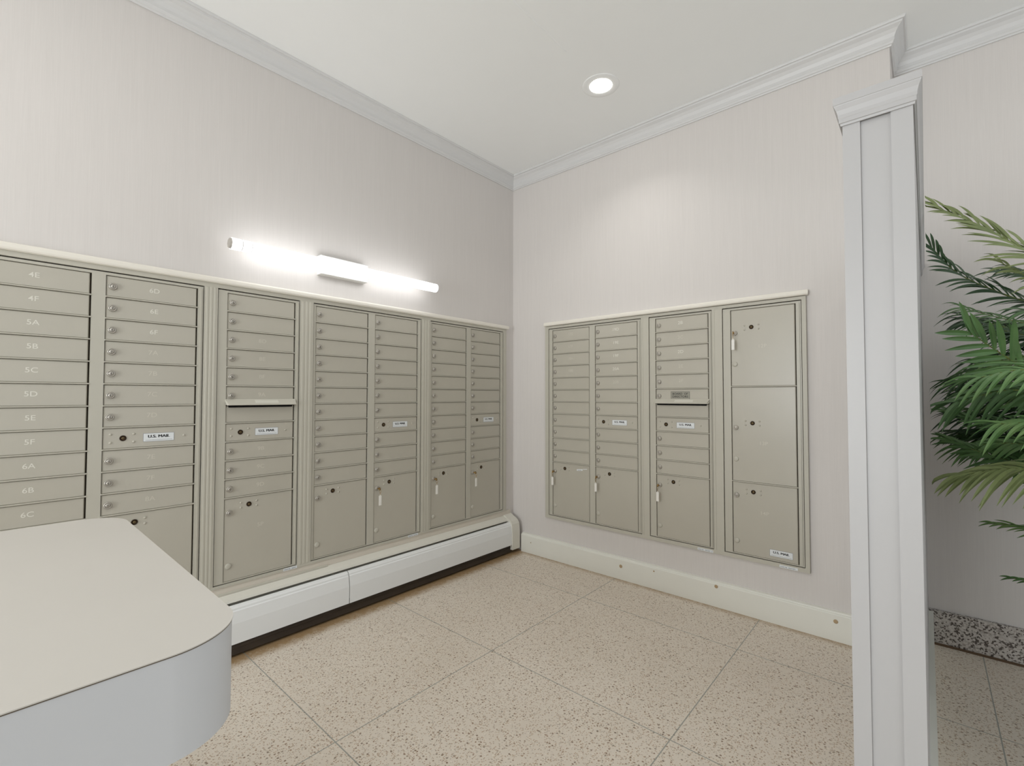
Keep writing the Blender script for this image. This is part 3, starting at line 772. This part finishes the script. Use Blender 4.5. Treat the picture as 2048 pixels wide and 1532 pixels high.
FR = [
 ([(-.56, -3.02, 1.50), (-.60, -2.80, 1.655), (-.60, -2.66, 1.795), (-.60, -2.55, 1.888)], .19, 30, dict(start=.5, droop=.22, ang=40, wide=.016)),
 ([(-.56, -3.04, 1.36), (-.62, -2.86, 1.50), (-.62, -2.76, 1.60), (-.62, -2.70, 1.66)], .17, 20, dict(droop=.5, ang=52, wide=.016)),
 ([(-.36, -3.05, 1.44), (-.40, -2.82, 1.53), (-.42, -2.70, 1.60), (-.44, -2.60, 1.68), (-.45, -2.53, 1.785)], .18, 32, dict(start=.5, droop=.3, ang=52, wide=.014)),
 ([(-.60, -3.00, 1.08), (-.72, -2.80, 1.24), (-.80, -2.69, 1.335), (-.86, -2.61, 1.41)], .215, 20, dict(start=.45, droop=.12, wide=.022, ang=62, up=(-1, 0, .15))),
 ([(-.40, -3.02, 1.20), (-.36, -2.80, 1.325), (-.34, -2.70, 1.33), (-.34, -2.60, 1.29)], .19, 28, dict(droop=.5, ang=55, wide=.014)),
 ([(-.66, -3.05, 1.05), (-.74, -2.84, 1.20), (-.80, -2.70, 1.235), (-.86, -2.58, 1.20)], .20, 30, dict(droop=.5, ang=50, wide=.016)),
 ([(-.76, -3.02, 1.10), (-.88, -2.84, 1.25), (-.94, -2.72, 1.29), (-.98, -2.62, 1.27)], .19, 28, dict(droop=.45, ang=55, wide=.016)),
 ([(-.50, -3.02, .98), (-.52, -2.82, 1.085), (-.52, -2.68, 1.115), (-.52, -2.58, 1.155)], .14, 22, dict(start=.5, droop=.12, ang=26, wide=.015)),
 ([(-.58, -3.02, .86), (-.60, -2.80, .97), (-.62, -2.66, 1.02), (-.62, -2.57, 1.06)], .15, 24, dict(start=.5, droop=.25, ang=38, wide=.015)),
 ([(-.62, -3.02, .88), (-.72, -2.82, .985), (-.76, -2.70, .995), (-.78, -2.58, .965)], .17, 26, dict(start=.45, droop=.6, wide=.019, ang=48)),
 ([(-.50, -3.00, .92), (-.55, -2.84, 1.03), (-.58, -2.72, 1.06), (-.60, -2.63, 1.05)], .17, 28, dict(droop=.55, wide=.016, ang=52)),
 ([(-.28, -3.05, .66), (-.30, -2.86, .72), (-.30, -2.75, .735), (-.30, -2.69, .735)], .09, 12, dict(start=.6, droop=.3, ang=30)),
 ([(-.20, -3.05, .44), (-.20, -2.90, .50), (-.20, -2.79, .515), (-.20, -2.745, .515)], .07, 10, dict(start=.6, droop=.3, ang=30)),
 ([(-.10, -3.00, 1.10), (-.05, -2.82, 1.22), (.0, -2.70, 1.27), (.02, -2.60, 1.28)], .17, 26, dict(droop=.4, ang=50, wide=.015)),
 ([(-.20, -3.00, 1.24), (-.15, -2.84, 1.42), (-.12, -2.74, 1.50), (-.10, -2.66, 1.53)], .18, 26, dict(droop=.45, ang=55, wide=.015)),
 ([(-.10, -3.00, .90), (-.05, -2.84, 1.02), (-.02, -2.72, 1.06), (0, -2.60, 1.06)], .18, 26, dict(droop=.4, ang=50, wide=.015)),
 ([(-.80, -3.00, .98), (-.88, -2.84, 1.10), (-.92, -2.74, 1.14), (-.95, -2.66, 1.14)], .17, 28, dict(droop=.55, ang=52, wide=.015)),
 ([(-.12, -3.02, 1.02), (-.08, -2.86, 1.13), (-.06, -2.76, 1.16), (-.04, -2.64, 1.16)], .18, 28, dict(droop=.5, ang=52, wide=.015)),
 ([(-.30, -3.02, 1.12), (-.30, -2.86, 1.22), (-.30, -2.76, 1.24), (-.30, -2.66, 1.23)], .18, 28, dict(droop=.5, ang=52, wide=.015)),
 ([(-.66, -3.02, 1.20), (-.76, -2.88, 1.38), (-.80, -2.80, 1.44), (-.84, -2.74, 1.46)], .18, 28, dict(droop=.45, ang=52, wide=.018)),
 ([(-.30, -3.04, 1.40), (-.34, -2.90, 1.56), (-.36, -2.82, 1.63), (-.38, -2.75, 1.68)], .18, 26, dict(droop=.5, ang=50, wide=.016)),
 ([(-0.29, -3.02, 1.15), (-0.26, -2.88, 1.27), (-0.24, -2.78, 1.31), (-0.24, -2.663, 1.34)], .19, 28, dict(droop=.5, ang=52, wide=.0145)),
 ([(-0.12, -3.02, 0.86), (-0.09, -2.88, 0.98), (-0.07, -2.78, 1.02), (-0.07, -2.699, 1.07)], .19, 28, dict(droop=.5, ang=52, wide=.0145)),
 ([(-0.28, -3.02, 0.96), (-0.25, -2.88, 1.08), (-0.23, -2.78, 1.12), (-0.23, -2.600, 1.14)], .19, 28, dict(droop=.5, ang=52, wide=.0145)),
 ([(-0.02, -3.02, 1.11), (0.01, -2.88, 1.23), (0.03, -2.78, 1.27), (0.03, -2.636, 1.25)], .19, 28, dict(droop=.5, ang=52, wide=.0145)),
 ([(-0.11, -3.02, 1.34), (-0.08, -2.88, 1.46), (-0.06, -2.78, 1.50), (-0.06, -2.648, 1.54)], .19, 28, dict(droop=.5, ang=52, wide=.0145)),
 ([(-0.10, -3.02, 0.86), (-0.07, -2.88, 0.98), (-0.05, -2.78, 1.02), (-0.05, -2.624, 1.05)], .19, 28, dict(droop=.5, ang=52, wide=.0145)),
 ([(-0.26, -3.02, 0.84), (-0.23, -2.88, 0.96), (-0.21, -2.78, 1.00), (-0.21, -2.613, 1.02)], .19, 28, dict(droop=.5, ang=52, wide=.0145)),
 ([(-0.08, -3.02, 1.35), (-0.05, -2.88, 1.47), (-0.03, -2.78, 1.51), (-0.03, -2.629, 1.57)], .19, 28, dict(droop=.5, ang=52, wide=.0145)),
 ([(-0.22, -3.02, 1.30), (-0.19, -2.88, 1.42), (-0.17, -2.78, 1.46), (-0.17, -2.656, 1.52)], .19, 28, dict(droop=.5, ang=52, wide=.0145)),
 ([(-0.00, -3.02, 0.88), (0.03, -2.88, 1.00), (0.05, -2.78, 1.04), (0.05, -2.686, 1.03)], .19, 28, dict(droop=.5, ang=52, wide=.0145)),
 ([(0.03, -3.02, 1.08), (0.06, -2.88, 1.20), (0.08, -2.78, 1.24), (0.08, -2.637, 1.24)], .19, 28, dict(droop=.5, ang=52, wide=.0145)),
 ([(-0.17, -3.02, 1.05), (-0.14, -2.88, 1.17), (-0.12, -2.78, 1.21), (-0.12, -2.665, 1.24)], .19, 28, dict(droop=.5, ang=52, wide=.0145)),
 ([(-0.14, -3.02, 1.36), (-0.11, -2.88, 1.48), (-0.09, -2.78, 1.52), (-0.09, -2.632, 1.59)], .19, 28, dict(droop=.5, ang=52, wide=.0145)),
 ([(-.34, -3.05, 1.30), (-.42, -2.90, 1.52), (-.44, -2.80, 1.62), (-.44, -2.72, 1.66)], .17, 26, dict(droop=.4, ang=48, wide=.015)),
 ([(-.20, -3.02, 1.20), (-.16, -2.86, 1.34), (-.14, -2.76, 1.38), (-.12, -2.66, 1.37)], .18, 26, dict(droop=.5, ang=52, wide=.015)),
 ([(-.46, -3.02, 1.12), (-.50, -2.86, 1.28), (-.52, -2.78, 1.33), (-.54, -2.70, 1.34)], .18, 28, dict(droop=.5, ang=52, wide=.016)),
]
for i, (pts, ml, nl, kw) in enumerate(FR):
    loc_(F(pts, ml, nl, seed=i, **kw), [M['leaf_pale' if i in (0, 1, 9) else 'leaf_deep' if i in (2, 4, 8, 13, 14, 15) or i > 17 and i % 3 else 'leaf'], M['stem']], 'frond')
for i in range(16):       # the rest of the crown, out of the picture to the right
    a = math.radians(-165+i*21.5+random.uniform(-6, 6)); R = random.uniform(.42, .68); z = random.uniform(.8, 1.75)
    dx, dy = math.cos(a), math.sin(a)
    if PB.x+dx*R > .02: R = (.02-PB.x)/dx
    if dy > .2: R = min(R, .36)
    pts = [(PB.x+dx*R*.35, PB.y+dy*R*.35, z*.92), (PB.x+dx*R*.7, PB.y+dy*R*.7, z), (PB.x+dx*R, PB.y+dy*R, z-.06)]
    loc_(F(pts, .19, 20, seed=50+i, droop=.45, ang=52), [M['leaf'], M['stem']], 'frond')
loc_(MB().lathe(PB, (0, 0, 1), [(.0001, 0), (.15, 0), (.16, .01), (.20, .36), (.21, .37), (.21, .39), (.19, .39), (.185, .35), (.0001, .35)], 40), M['pot'], 'pot')
loc_(MB().lathe(PB, (0, 0, 1), [(.0001, .375), (.10, .372), (.182, .362), (.182, .352)], 32), M['soil'], 'soil')
thing(palm, 'green feathery palm at the right edge, beyond the white partition', 'plant')
